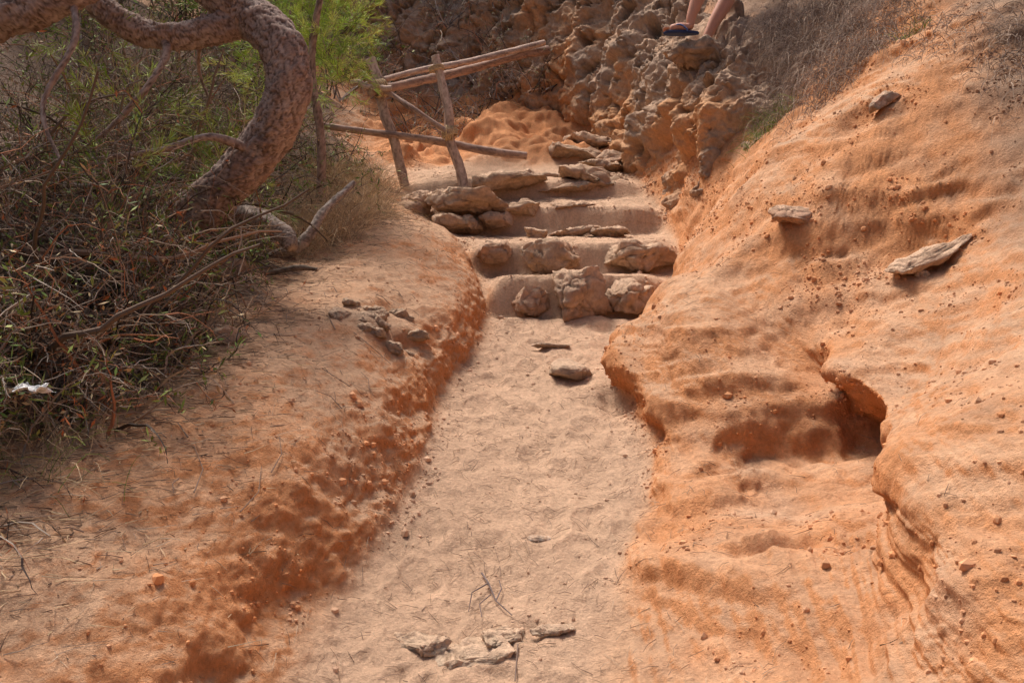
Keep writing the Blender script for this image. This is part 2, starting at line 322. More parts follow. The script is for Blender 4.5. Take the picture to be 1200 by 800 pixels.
rock('rock',(2.19,4.46,.45),(.50,.22,.10),.25,(0,-.42),60,colr=(.62,.42,.28),col2=(.5,.33,.22))
rock('rock',(2.12,4.42,.34),(.10,.1,.06),.25,(0,-.2),61,colr=(.6,.38,.24))
rock('rock',(2.0,4.45,.22),(.09,.1,.08),.25,(0,-.2),62,colr=(.62,.36,.24))
rock('rock',(2.3,5.3,1.50),(.2,.16,.08),.25,(0,-.5),63,colr=(.6,.36,.24))
for k in range(20):
    x=rng.normal(-.78,.12); y=rng.normal(4.85,.16); s=rng.uniform(.04,.14)
    loose(x,y,s*1.4,s,s*.6,rng.uniform(0,3),(rng.uniform(-.2,.2)+.3,rng.uniform(-.3,.3)),70+k,colr=(.46,.32,.21),col2=(.36,.25,.17),rough=.16,dust=.5,dz=-s*.18)

# ---------------------------------------------------------------- rock cliff (tafoni limestone)
K=[
[(2.35,6.7,1.55),(2.42,6.7,1.9),(2.55,6.75,2.2),(2.7,6.9,2.45),(3.1,7.3,2.5)],
[(1.85,7.25,1.15),(1.92,7.2,1.55),(2.1,7.25,1.95),(2.3,7.35,2.35),(2.9,7.8,2.5)],
[(1.58,7.6,1.05),(1.60,7.55,1.55),(1.76,7.55,2.15),(2.02,7.6,2.62),(2.8,8.0,2.8)],
[(1.42,8.1,1.12),(1.50,8.05,1.75),(1.56,8.0,2.40),(1.76,8.0,2.80),(2.6,8.6,3.1)],
[(1.32,8.7,1.5),(1.45,8.7,2.1),(1.60,8.75,2.75),(1.95,8.9,3.2),(2.8,9.4,3.5)],
[(1.15,9.5,1.95),(1.35,9.5,2.6),(1.55,9.6,3.3),(2.0,9.8,3.9),(2.8,10.5,4.3)],
[(1.0,10.3,2.35),(1.15,10.3,3.3),(1.3,10.4,4.1),(1.5,10.6,5.0),(2.3,11.5,5.8)],
[(.55,11.0,2.75),(.6,11.0,3.7),(.65,11.1,4.7),(.8,11.3,5.6),(1.4,12.8,6.7)],
[(-.2,11.8,3.1),(-.2,11.8,3.9),(-.2,11.9,4.8),(-.1,12.1,5.8),(.2,13.5,6.9)],
[(-1.4,12.2,2.9),(-1.4,12.2,3.9),(-1.4,12.3,4.9),(-1.4,12.5,5.9),(-1.4,13.8,6.9)],
[(-3.0,12.4,3.6),(-3.0,12.4,4.6),(-3,12.5,5.3),(-3,12.8,6.2),(-3,14,7.1)],
[(-6,12.6,4.6),(-6,12.7,5.6),(-6,12.8,6.4),(-6,13.0,7.2),(-6,14.2,8)]]
K=np.array(K)
uc=np.linspace(0,len(K)-1,760); vc=np.linspace(0,4,310)
A=np.empty((len(uc),5,3))
for j in range(5):
    for k in range(3): A[:,j,k]=np.interp(uc,np.arange(len(K)),K[:,j,k])
B=np.empty((len(uc),len(vc),3))
for i in range(len(uc)):
    for k in range(3): B[i,:,k]=np.interp(vc,np.arange(5),A[i,:,k])
B=gsm(gsm(B,9,0),9,1)
cn=grid_normals(B)
if cn[int(760*4/11),150,0]>0: cn=-cn
bf=B.reshape(-1,3); cnf=cn.reshape(-1,3)
m1=fbm(bf*1.3+3,4); m2=fbm(bf*4.5+8,4); m3=fbm(bf*14+1,3); rg=1-np.abs(perlin(bf*1.7+11))*2
f1,f2,_=worley(bf*np.array([2.6,2.6,3.2])+m2[:,None]*.5); g1,g2,_=worley(bf*7.5+m3[:,None]*.4,5)
sp_=1-.75*np.exp(-((bf-np.array([1.6,7.8,1.7]))**2/np.array([.5,.5,.5])**2).sum(1))
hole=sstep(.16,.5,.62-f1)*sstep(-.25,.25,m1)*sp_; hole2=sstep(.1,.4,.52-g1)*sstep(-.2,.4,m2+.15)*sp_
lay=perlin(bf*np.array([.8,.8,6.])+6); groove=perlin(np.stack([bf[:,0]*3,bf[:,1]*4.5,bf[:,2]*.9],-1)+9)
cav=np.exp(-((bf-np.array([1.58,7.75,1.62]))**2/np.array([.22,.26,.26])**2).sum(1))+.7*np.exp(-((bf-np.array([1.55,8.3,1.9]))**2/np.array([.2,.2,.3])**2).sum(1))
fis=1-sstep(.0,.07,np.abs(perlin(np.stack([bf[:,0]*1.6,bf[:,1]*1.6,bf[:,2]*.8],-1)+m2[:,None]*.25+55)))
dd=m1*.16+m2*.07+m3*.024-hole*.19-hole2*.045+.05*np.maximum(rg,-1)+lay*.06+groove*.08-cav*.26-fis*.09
vv=np.repeat(vc[None],len(uc),0).ravel()
uu=np.repeat(uc[:,None],len(vc),1).ravel()
edge=np.minimum(1,uu)
dd=dd*(.35+.65*edge)-.14*(1-sstep(0,.5,vv))-.12*(1-edge)
dd+=.07
bP=bf+cnf*dd[:,None]
ca=mix(np.repeat(np.array([[.50,.33,.215]]),len(bf),0),np.array([.34,.235,.165]),np.clip(.5+m2*1.1,0,1))
ca=mix(ca,np.array([.60,.30,.13]),np.clip(fbm(bf*1.0+60,3)*2.2+.35,0,1)*(1-sstep(1.5,2.8,vv))*.75)
ca=mix(ca,np.array([.60,.28,.12]),np.clip(cav,0,1)*.7)
ca=mix(ca,np.array([.34,.29,.245]),sstep(7.2,8.6,uu)*.5)
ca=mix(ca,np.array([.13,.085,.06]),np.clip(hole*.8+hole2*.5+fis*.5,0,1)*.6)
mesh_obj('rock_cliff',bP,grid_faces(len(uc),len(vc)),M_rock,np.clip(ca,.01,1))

# ---------------------------------------------------------------- tubes / strands
def batch_tubes(Pc,R,sides=3):
    N,k,_=Pc.shape
    t=np.gradient(Pc,axis=1); t=norm(t)
    ref=np.array([.31,.17,.93]); a=norm(np.cross(t,ref)+1e-6); b=np.cross(t,a)
    an=np.arange(sides)*2*math.pi/sides
    V=Pc[:,:,None,:]+R[:,:,None,None]*(a[:,:,None,:]*np.cos(an)[None,None,:,None]+b[:,:,None,:]*np.sin(an)[None,None,:,None])
    base=(np.arange(N)*k*sides)[:,None,None]
    i=np.arange(k-1)[None,:,None]*sides; s=np.arange(sides)[None,None,:]; s2=(s+1)%sides
    F=np.stack([base+i+s,base+i+s2,base+i+sides+s2,base+i+sides+s],-1).reshape(-1,4)
    return V.reshape(-1,3),F
def grow(start,dirn,length,k,wob,grav):
    N=len(start); Pc=np.empty((N,k,3)); Pc[:,0]=start; D=norm(dirn); st=(length/(k-1))[:,None]
    for i in range(1,k):
        D=norm(D+rng.normal(0,wob,(N,3))+np.array([0,0,-grav])*i/k)
        Pc[:,i]=Pc[:,i-1]+D*st
    return Pc
class Acc:
    def __init__(s): s.V=[];s.F=[];s.C=[];s.n=0
    def add(s,V,F,C):
        s.V.append(V); s.F.append(F+s.n); s.C.append(C); s.n+=len(V)
    def strands(s,Pc,r0,r1,cols,sides=3):
        N,k,_=Pc.shape
        R=r0[:,None]*(1-np.linspace(0,1,k))[None]+r1*np.linspace(0,1,k)[None]
        V,F=batch_tubes(Pc,R,sides); s.add(V,F,np.repeat(cols,k*sides,0))
    def blades(s,c,dirn,ln,wd,cols):
        N=len(c); dirn=norm(dirn); sd=norm(np.cross(dirn,rng.normal(size=(N,3))))
        ln=np.asarray(ln).reshape(-1,1); wd=np.asarray(wd).reshape(-1,1)
        V=np.stack([c,c+dirn*ln*.5+sd*wd,c+dirn*ln,c+dirn*ln*.5-sd*wd],1)
        F=np.arange(N*4).reshape(N,4); s.add(V.reshape(-1,3),F,np.repeat(cols,4,0))
    def done(s,name,mat,parent=None,smooth=False):
        return mesh_obj(name,np.concatenate(s.V),np.concatenate(s.F),mat,np.clip(np.concatenate(s.C),.005,1),smooth,parent)
twc=np.array([[.26,.18,.13],[.17,.12,.085],[.42,.32,.23],[.11,.08,.06],[.32,.26,.21],[.34,.15,.08],[.06,.045,.035],[.08,.055,.045]])
def pick(pal,n,p=None,v=.25):
    i=rng.choice(len(pal),n,p=p); return pal[i]*rng.uniform(1-v,1+v,(n,1))
def bush(acc,bx,by,n,hgt,spread,leaf=0,pal=twc,z=None,lean=(0,0),thin=1.0):
    z0=hz(bx,by) if z is None else z
    st=np.stack([bx+rng.normal(0,.10,n),by+rng.normal(0,.10,n),np.full(n,z0-.05)],1)
    an=rng.uniform(0,2*math.pi,n); el=rng.uniform(.15,1,n)
    D=np.stack([np.cos(an)*spread*el+lean[0],np.sin(an)*spread*el+lean[1],1.0-.3*el],1)
    L=hgt*rng.uniform(.55,1.25,n)
    Pc=grow(st,D,L,9,.17,.25)
    acc.strands(Pc,rng.uniform(.004,.011,n)*thin,.0015,pick(pal,n))
    m=n*6; si=rng.integers(0,n,m); sj=rng.integers(2,9,m)
    s0=Pc[si,sj]; D2=norm(Pc[si,sj]-Pc[si,sj-1])+rng.normal(0,.75,(m,3))
    P3=grow(s0,D2,hgt*rng.uniform(.12,.4,m),6,.28,.2)
    acc.strands(P3,rng.uniform(.0016,.0042,m)*thin,.0008,pick(pal,m))
    m2=m*2; ti=rng.integers(0,m,m2); tj=rng.integers(1,6,m2)
    P4=grow(P3[ti,tj],rng.normal(0,1,(m2,3))+np.array([0,0,.2]),hgt*rng.uniform(.05,.16,m2),4,.3,.1)
    acc.strands(P4,rng.uniform(.001,.0022,m2)*thin,.0006,pick(pal,m2))
    if leaf:
        q=leaf; ti=rng.integers(0,m2,q); tj=rng.integers(0,4,q)
        return P4[ti,tj]
green=np.array([[.15,.23,.045],[.23,.29,.065],[.09,.14,.04],[.29,.32,.10]])
dryp=np.array([[.50,.36,.21],[.60,.45,.28],[.40,.28,.17],[.27,.2,.13]])
TH=Acc(); LF=Acc()
for k in range(116):
    if k<62: y=rng.uniform(3.2,8.6); off=rng.uniform(.15,2.5)
    elif k<92: y=rng.uniform(2.4,4.4); off=rng.uniform(.10,.9)
    else: y=rng.uniform(2.9,5.2); off=rng.uniform(.2,1.6)
    x=bushx(y)-off
    h=np.interp(off,[0,.4,1.2,3],[.34,.75,1.25,1.6])*rng.uniform(.75,1.15)
    if y<3.2: h*=.75
    lf=bush(TH,x,y,int(rng.integers(13,22)),h,.9,leaf=440,lean=(.06,-.10))
    if rng.random()<(.75 if y>4.4 else .45):
        LF.blades(lf,rng.normal(size=(len(lf),3))+np.array([0,0,.6]),rng.uniform(.02,.065,len(lf)),rng.uniform(.0025,.007,len(lf)),pick(green,len(lf)))
    else:
        s=lf[:160]; LF.blades(s,rng.normal(size=(len(s),3))+np.array([0,0,-.3]),rng.uniform(.015,.05,len(s)),rng.uniform(.002,.007,len(s)),pick(np.array([[.36,.25,.13],[.48,.36,.2],[.42,.15,.06]]),len(s)))
n=80; y=rng.uniform(2.9,6.5,n); x=bushx(y)-rng.uniform(.3,1.8,n); st=np.stack([x,y,[hz(a,b)+rng.uniform(0,.5) for a,b in zip(x,y)]],1)
Pc=grow(st,rng.normal(0,1,(n,3))*np.array([1,1,.35])+np.array([.1,-.1,.25]),rng.uniform(.5,1.5,n),12,.16,.06)
TH.strands(Pc,rng.uniform(.008,.022,n),.004,pick(np.array([[.16,.11,.08],[.36,.29,.23],[.10,.07,.05],[.28,.17,.11]]),n),sides=7)
TH.done('dry_shrub',M_twig); LF.done('shrub_foliage',M_leaf)
SB=Acc(); SL=Acc()
for k in range(100):
    y=rng.uniform(8.8,14.5); x=rng.uniform(-9,-2.0 if y<10.3 else -1.6)
    if y>11.9 and x>-2: x-=1.5
    lf=bush(SB,x,y,11,rng.uniform(.7,1.3),1.0,leaf=320,thin=1.6)
    if rng.random()<.7: SL.blades(lf,rng.normal(size=(len(lf),3))+np.array([0,0,.5]),rng.uniform(.04,.09,len(lf)),rng.uniform(.006,.014,len(lf)),pick(green,len(lf)))
for (x,y,z,h) in [(-1.0,11.4,2.9,.8),(-.5,11.3,3.0,.7),(-.1,11.5,3.3,.7),(-.25,11.75,4.0,.8),(-1.3,11.2,2.7,.9),(.35,11.0,3.25,.7),(-.7,10.6,2.5,.5),(-.1,11.75,4.6,.6),(.1,11.3,3.4,.8),(-.9,11.9,4.4,.8),(-.5,11.8,3.6,.9)]:
    lf=bush(SB,x,y,18,h,1.2,z=z,thin=1.2,leaf=200,pal=twc*np.array([1.15,1.2,1.3]))
    SL.blades(lf,rng.normal(size=(len(lf),3)),rng.uniform(.03,.06,len(lf)),rng.uniform(.004,.009,len(lf)),pick(np.array([[.2,.22,.1],[.3,.27,.18]]),len(lf)))
SB.done('hillside_scrub',M_twig); SL.done('scrub_foliage',M_leaf)

GR=Acc()
def grass(bx,by,n,L,spread,pal,z=None,sc_=.08,droop=.5,w=.0016,up=1.0):
    st=np.stack([bx+rng.normal(0,sc_,n),by+rng.normal(0,sc_,n),np.zeros(n)],1)
    for i in range(n): st[i,2]=(hz(st[i,0],st[i,1]) if z is None else z)-.02
    D=np.stack([rng.normal(0,spread,n),rng.normal(0,spread,n),np.full(n,up)],1)
    Pc=grow(st,D,L*rng.uniform(.4,1.2,n),7,.13,droop)
    GR.strands(Pc,np.full(n,w)*rng.uniform(.7,1.5,n),.0006,pick(pal,n))
for k in range(40):
    y=rng.uniform(5.9,8.6); x=bushx(y)+rng.uniform(-.4,.2)
    grass(x,y,120,rng.uniform(.25,.55),.55,dryp*1.1)
for k in range(34):
    y=rng.uniform(2.6,5.9); x=bushx(y)+rng.uniform(-.5,.04)
    grass(x,y,60,rng.uniform(.12,.30),.7,np.concatenate([dryp,green[:2]]),w=.0013)
GR.done('dry_grass',M_twig)
GR=Acc()
gp=np.array([[.38,.28,.21],[.27,.20,.155],[.48,.37,.28],[.17,.12,.095]])
for (x,y,n,L) in [(2.3,6.35,150,.35),(2.45,6.3,180,.4),(2.6,6.2,180,.4),(2.2,6.8,200,.4),(2.3,7.0,220,.45),(2.45,7.1,220,.5),(2.35,6.6,200,.4),(2.72,6.0,160,.35),(2.6,6.5,220,.5),(2.8,5.6,140,.25),(2.9,5.25,140,.25),(2.95,5.0,140,.25),(2.8,6.3,220,.5),(2.9,4.85,120,.25),(2.6,7.0,240,.5),(2.75,6.8,240,.5),(2.9,6.7,220,.5),(2.5,7.4,240,.5),(2.7,7.4,240,.5),(2.95,6.4,200,.45),(2.85,7.2,220,.5),(2.25,7.3,160,.4),(2.35,7.6,200,.45),(2.2,7.7,160,.4)]:
    grass(x,y,n,L,.5,gp,sc_=.11,droop=1.4,w=.0019,up=.55)
GR.done('dried_grass_fringe',M_twig)
GR=Acc()
grass(2.1,6.75,170,.26,.5,green,sc_=.07,droop=.4,w=.002)
grass(1.98,6.9,120,.24,.5,green,sc_=.06,droop=.6,w=.002)
grass(2.75,5.9,60,.15,.5,green,sc_=.06,w=.002)
GR.done('grass_tuft',M_twig)
LT=Acc()
n=7500
y=rng.uniform(2.2,8.5,n); x=bushx(y)+rng.normal(.02,.26,n)
z=np.array([hz(a,b) for a,b in zip(x,y)])+.006
st=np.stack([x,y,z],1); an=rng.uniform(0,6.28,n)
Pc=grow(st,np.stack([np.cos(an),np.sin(an),.05+0*an],1),rng.uniform(.03,.14,n),4,.12,.02)
for j in range(4):
    Pc[:,j,2]=np.maximum(Pc[:,j,2],z)
LT.strands(Pc,rng.uniform(.0008,.0024,n),.0006,pick(np.concatenate([dryp,twc[:4]]),n))
n=3600
y=rng.uniform(2.2,9,n); x=rng.normal(-.1,.75,n)
z=np.array([hz(a,b) for a,b in zip(x,y)])+.004
an=rng.uniform(0,6.28,n); L_=rng.uniform(.02,.09,n)
x2=x+np.cos(an)*L_; y2=y+np.sin(an)*L_; z2=np.array([hz(a,b) for a,b in zip(x2,y2)])+.005
ok=np.abs(z2-z)<.05
p0=np.stack([x,y,z],1)[ok]; p2=np.stack([x2,y2,z2],1)[ok]; p1=(p0+p2)/2+rng.normal(0,.004,p0.shape)+np.array([0,0,.004])
LT.strands(np.stack([p0,p1,p2],1),rng.uniform(.0007,.0018,ok.sum()),.0007,pick(np.array([[.30,.2,.13],[.18,.12,.085],[.42,.3,.2]]),int(ok.sum())))
LT.done('needle_litter',M_twig)
TW=Acc()
def tline(acc,pts,r0,r1,c,sides=6):
    pts=np.array(pts,float)[None]; acc.strands(pts,np.array([r0]),r1,np.array([c],float),sides)
def gp_(x,y,dz=.01): return (x,y,hz(x,y)+dz)
tline(TW,[gp_(-.12,3.38),gp_(-.09,3.28,.02),gp_(-.06,3.18,.015),gp_(.0,3.1)],.004,.002,(.16,.12,.11))
tline(TW,[gp_(-.09,3.28,.02),gp_(-.15,3.2,.03),gp_(-.16,3.14)],.003,.0015,(.16,.12,.11))
tline(TW,[gp_(-.06,3.18,.015),gp_(-.04,3.26,.02),gp_(-.05,3.33)],.003,.0015,(.16,.12,.11))
tline(TW,[gp_(-.08,3.22,.015),gp_(-.12,3.16,.02),gp_(-.11,3.10)],.0025,.0015,(.16,.12,.11))
tline(TW,[gp_(.02,2.95),gp_(.01,2.8)],.003,.002,(.2,.14,.11))
for k in range(26):
    y=rng.uniform(2.6,5.6); x=rng.uniform(-1.5,-.6); a_=rng.uniform(0,6.28); l_=rng.uniform(.08,.22)
    tline(TW,[gp_(x,y),gp_(x+math.cos(a_)*l_*.5,y+math.sin(a_)*l_*.5,.016),gp_(x+math.cos(a_+.3)*l_,y+math.sin(a_+.3)*l_)],rng.uniform(.002,.0035),.0012,(.26,.18,.13))
TW.done('fallen_twig',M_twig)

# ---------------------------------------------------------------- pine tree
def spline(pts,n):
    pts=np.array(pts,float); k=len(pts); t=np.linspace(0,k-1,n); out=np.empty((n,pts.shape[1]))
    for a,tt in enumerate(t):
        i=min(int(tt),k-2); f=tt-i
        p0=pts[max(i-1,0)];p1=pts[i];p2=pts[i+1];p3=pts[min(i+2,k-1)]
        out[a]=.5*((2*p1)+(-p0+p2)*f+(2*p0-5*p1+4*p2-p3)*f*f+(-p0+3*p1-3*p2+p3)*f**3)
    return out
def limb(name,pts,parent,mat,n=200,sides=36,plate=.009,pal=((.44,.33,.27),(.31,.20,.15),(.10,.06,.045)),ps=24.,cap=True,stretch=.5):
    S_=spline(pts,n); c=S_[:,:3]; R=S_[:,3]
    t=norm(np.gradient(c,axis=0)); a=np.empty_like(t); ref=np.array([.2,1,.1])
    a[0]=norm(np.cross(t[0],ref))
    for i in range(1,n): a[i]=norm(a[i-1]-t[i]*(a[i-1]@t[i]))
    b=np.cross(t,a); an=np.arange(sides)*2*math.pi/sides
    dirs=a[:,None]*np.cos(an)[None,:,None]+b[:,None]*np.sin(an)[None,:,None]
    V=(c[:,None]+dirs*R[:,None,None]).reshape(-1,3); dv=dirs.reshape(-1,3)
    arc=np.concatenate([[0],np.cumsum(np.linalg.norm(np.diff(c,axis=0),axis=1))])
    Q=np.stack([np.repeat(R,sides)*np.tile(np.cos(an),n),np.repeat(R,sides)*np.tile(np.sin(an),n),np.repeat(arc,sides)*stretch],1)
    lum=fbm(V*6,3); lf2=fbm(Q*30+3,3)
    f1,f2,idd=worley(Q*ps+lf2[:,None]*.55)
    g1,g2,id2=worley(Q*ps*2.3+lf2[:,None]*.6,9)
    crack=(1-sstep(.0,.14,f2-f1)); crack2=(1-sstep(.0,.16,g2-g1))*.45
    Rr=np.repeat(R,sides)
    V=V+dv*((lum*.10*Rr)-np.maximum(crack,crack2)*plate+(idd-.5)*plate*1.3+(id2-.5)*plate*.6+lf2*plate*.5)[:,None]
    C_=mix(np.repeat(np.array([pal[0]]),len(V),0),np.array(pal[1]),np.clip(idd*.7+id2*.5-.1+lum*.5,0,1)); C_=mix(C_,np.array(pal[2]),np.clip(np.maximum(crack,crack2)*.85+np.clip(-lf2-.4,0,1)*.6,0,1))
    i=np.arange(n-1)[:,None]*sides; s=np.arange(sides)[None]; s2=(s+1)%sides
    F=np.stack([i+s,i+s2,i+sides+s2,i+sides+s],-1).reshape(-1,4)
    nv=len(V)
    if cap:
        V=np.concatenate([V,[c[0],c[-1]]]); C_=np.concatenate([C_,[(.5,.36,.24)]*2])
        e=[]
        for q in range(0,sides,2):
            e.append([nv,(q+2)%sides,q+1,q]); o=(n-1)*sides; e.append([nv+1,o+q,o+q+1,o+(q+2)%sides])
        F=np.concatenate([F,np.array(e)])
    return mesh_obj(name,V,F,mat,np.clip(C_,.01,1),parent=parent)
pine=empty('pine_tree')
limb('trunk',[(-2.35,5.4,.25,.20),(-2.22,5.32,.45,.18),(-2.0,5.2,.70,.15),(-1.71,5.1,.93,.135),(-1.44,5.0,1.17,.130),(-1.29,4.9,1.42,.130),(-1.32,4.9,1.68,.130),(-1.52,5.0,1.90,.128),(-1.74,5.0,2.06,.12),(-2.0,5.1,2.3,.11),(-2.2,5.2,2.8,.10),(-2.1,5.3,3.4,.08),(-2.3,5.4,4.0,.05)],pine,M_bark,n=520,sides=84)
limb('limb_1',[(-2.62,4.7,2.25,.05),(-2.42,4.8,1.99,.075),(-2.2,4.85,1.80,.08),(-2.0,4.9,1.75,.08),(-1.8,4.95,1.79,.085),(-1.6,5.0,1.87,.09)],pine,M_bark,n=220,sides=48)
limb('limb_2',[(-3.1,4.3,1.35,.11),(-2.6,4.2,1.56,.10),(-2.35,4.2,1.64,.095),(-2.12,4.25,1.78,.09),(-1.9,4.5,2.1,.085),(-1.9,4.9,2.3,.09)],pine,M_bark,n=220,sides=48)
limb('limb_3',[(-2.0,4.9,1.75,.03),(-1.95,4.8,1.6,.022),(-2.05,4.7,1.35,.018),(-2.3,4.7,1.1,.014),(-2.5,4.6,.95,.01)],pine,M_bark,n=80,sides=14,plate=.003)
limb('limb_4',[(-1.55,6.9,1.1,.04),(-1.5,6.7,1.6,.035),(-1.55,6.6,2.2,.03),(-1.4,6.5,2.9,.025)],pine,M_bark,n=80,sides=14,plate=.003)
limb('limb_5',[(-1.5,5.0,1.9,.03),(-1.75,5.1,2.05,.02),(-1.95,5.3,1.75,.014),(-1.9,5.4,1.5,.01)],pine,M_bark,n=60,sides=12,plate=.003)
limb('limb_6',[(-2.2,4.25,1.72,.02),(-2.1,4.1,1.45,.016),(-2.2,4.0,1.1,.012),(-2.05,3.9,.8,.008)],pine,M_bark,n=60,sides=12,plate=.002)
limb('limb_7',[(-1.5,4.95,1.1,.03),(-1.7,4.8,1.15,.024),(-1.95,4.7,1.05,.018),(-2.3,4.5,.95,.012)],pine,M_bark,n=60,sides=12,plate=.002)
deadp=((.42,.34,.28),(.32,.25,.2),(.10,.07,.055))
limb('dead_branch',[(-2.05,5.7,.98,.05),(-1.85,5.65,.86,.075),(-1.65,5.6,.79,.08),(-1.48,5.55,.68,.07),(-1.42,5.5,.60,.04)],None,M_bark,n=120,sides=28,plate=.005,pal=deadp,ps=14)
limb('dead_branch',[(-1.75,5.9,.55,.04),(-1.50,5.8,.62,.045),(-1.38,5.8,.72,.04),(-1.30,5.9,.9,.03),(-1.15,6.2,1.15,.02)],None,M_bark,n=120,sides=20,plate=.004,pal=deadp,ps=14)
limb('dead_branch',[(-2.4,4.0,-.05,.03),(-2.1,3.7,.0,.045),(-1.9,3.9,.05,.05),(-1.6,4.5,.2,.03)],None,M_bark,n=100,sides=20,plate=.005,pal=((.12,.09,.07),(.07,.05,.04),(.03,.02,.02)),ps=14)
limb('dead_branch',[(-1.55,5.35,.42,.018),(-1.35,5.35,.46,.02),(-1.22,5.35,.45,.014)],None,M_bark,n=40,sides=10,plate=.002,pal=((.2,.15,.11),(.15,.11,.08),(.05,.04,.03)),ps=14)
PF=Acc(); PT=Acc()
npal=np.array([[.30,.42,.06],[.42,.52,.10],[.20,.30,.06],[.52,.55,.17]])
def needles(cx,cy,cz,rad,nt,pal=npal,ln=.09):
    c=rng.normal(0,1,(nt,3))*np.array(rad)*.5+np.array([cx,cy,cz])
    D=norm(c-np.array([cx,cy,cz])+np.array([0,0,.12])+rng.normal(0,.05,(nt,3)))
    tw=grow(c-D*.12,D,np.full(nt,.24),5,.15,.1); PT.strands(tw,np.full(nt,.003),.0015,pick(twc[:3],nt))
    per=40
    ii=np.repeat(np.arange(nt),per); jj=rng.integers(1,5,nt*per)
    p=tw[ii,jj]; dd_=D[ii]+rng.normal(0,.55,(nt*per,3))
    PF.blades(p,dd_,rng.uniform(.6,1.2,nt*per)*ln,np.full(nt*per,.0022),np.repeat(pick(pal,nt),per,0)*rng.uniform(.8,1.2,(nt*per,1)))
for (x,y,z,r,n) in [(-1.72,7.0,2.7,(.3,.4,.3),60),(-1.52,6.9,2.45,(.3,.4,.28),66),(-1.9,6.8,2.3,(.3,.4,.3),46),(-1.42,7.0,2.2,(.25,.4,.2),44),(-1.65,6.9,2.95,(.35,.4,.3),60),(-2.1,6.8,2.7,(.3,.4,.3),40),(-1.34,7.1,2.75,(.22,.4,.25),50),(-1.75,6.6,1.95,(.25,.4,.22),30)]:
    needles(x,y,z,r,n,pal=npal*1.25)
for (x,y,z,r,n) in [(-2.3,5.2,1.45,(.4,.4,.3),26),(-1.9,5.5,1.15,(.3,.4,.3),30),(-2.5,5.0,1.9,(.4,.5,.3),22),(-2.0,4.4,.9,(.3,.3,.25),16)]:
    needles(x,y,z,r,n,pal=npal*.8)
for k in range(4):
    needles(-3.0+rng.normal(0,.4),5.6+rng.normal(0,.5),4.1+rng.normal(0,.3),(.5,.5,.35),30,pal=npal*.7,ln=.11)
PF.done('foliage',M_leaf,parent=pine); PT.done('twigs',M_twig,parent=pine)

# ---------------------------------------------------------------- log fence
fence=empty('wooden_fence')
wp=((.56,.41,.32),(.46,.31,.23),(.2,.13,.1)); wp2=((.42,.28,.21),(.33,.21,.16),(.15,.1,.08))
def log(name,a,b,r0,r1,pal=wp):
    a=np.array(a,float); b=np.array(b,float); pts=[]
    for i,t in enumerate(np.linspace(0,1,6)):
        p=a*(1-t)+b*t+rng.normal(0,.012,3)*(0<i<5); pts.append((*p,(r0*(1-t)+r1*t)*rng.uniform(.94,1.06)))
    limb(name,pts,fence,M_wood,n=110,sides=20,plate=.0022,pal=pal,ps=14,stretch=.12)
log('post_1',(-1.08,8.7,1.55),(-1.435,8.65,2.86),.055,.048)
log('post_2',(-.47,8.5,1.45),(-.765,8.5,2.84),.052,.042)
log('rail_top_1',(-1.42,8.56,2.50),(.45,10.9,3.72),.042,.055,wp2)
log('rail_top_2',(-1.30,8.62,2.64),(.40,10.7,3.74),.030,.04)
log('rail_low',(-1.90,8.55,2.16),(.15,8.75,1.90),.035,.042,wp2)
log('brace_1',(-1.52,8.56,2.70),(-.62,8.44,2.06),.030,.026,wp2)
log('brace_2',(-1.62,8.6,2.60),(-1.2,8.5,2.52),.03,.03)
rope=((.60,.42,.23),(.5,.34,.19),(.25,.17,.1))
def lash(c,ax,r,turns,w):
    ax=norm(np.array(ax,float)); u=norm(np.cross(ax,[.1,.9,.2])); v=np.cross(ax,u); pts=[]
    for t in np.linspace(0,turns*2*math.pi,turns*14):
        p=np.array(c)+ax*(t/(turns*2*math.pi)-.5)*w+r*(u*math.cos(t)+v*math.sin(t)); pts.append((*p,.010))
    limb('lashing',pts,fence,M_wood,n=turns*40,sides=8,plate=.001,pal=rope,ps=40)
lash((-1.345,8.6,2.53),(.5,0,1),.085,4,.07); lash((-1.33,8.6,2.55),(1,.8,.4),.08,5,.12)
lash((-.755,8.52,2.72),(-.2,0,1),.07,3,.05); lash((-.62,8.5,2.07),(-.25,0,1),.075,4,.06); lash((-.62,8.5,2.07),(1,.1,-.1),.075,4,.08)

# ---------------------------------------------------------------- person (walker on the rock spur)
person=empty('person')
def skinned(name,verts,edges,mat,colr,sub=2,parent=person):
    me=bpy.data.meshes.new(name); me.from_pydata([v[:3] for v in verts],edges,[]); 
    ob=bpy.data.objects.new(name,me); sc.collection.objects.link(ob); ob.parent=parent
    md=ob.modifiers.new('s','SKIN'); md.use_smooth_shade=True
    for i,v in enumerate(verts):
        me.skin_vertices[0].data[i].radius=(v[3],v[3])
    me.skin_vertices[0].data[0].use_root=True
    s=ob.modifiers.new('ss','SUBSURF'); s.levels=sub; s.render_levels=sub
    dg=bpy.context.evaluated_depsgraph_get(); ev=ob.evaluated_get(dg); m2=bpy.data.meshes.new_from_object(ev)
    ob.modifiers.clear(); ob.data=m2
    a=m2.color_attributes.new('Col','FLOAT_COLOR','POINT')
    a.data.foreach_set('color',np.tile(np.array([*colr,1],np.float32),(len(m2.vertices),1)).ravel())
    m2.materials.clear(); m2.materials.append(mat)
    for p in m2.polygons: p.use_smooth=True
    return ob
skin=(.50,.25,.17)
ox,oy,oz=1.58,7.90,2.86
A1=(ox+.055,oy,oz+.085); A2=(1.78,8.00,2.84)
K1=(1.75,7.90,3.32); K2=(1.99,8.05,3.28)
H1=(1.98,7.97,3.78); H2=(2.04,8.16,3.78)
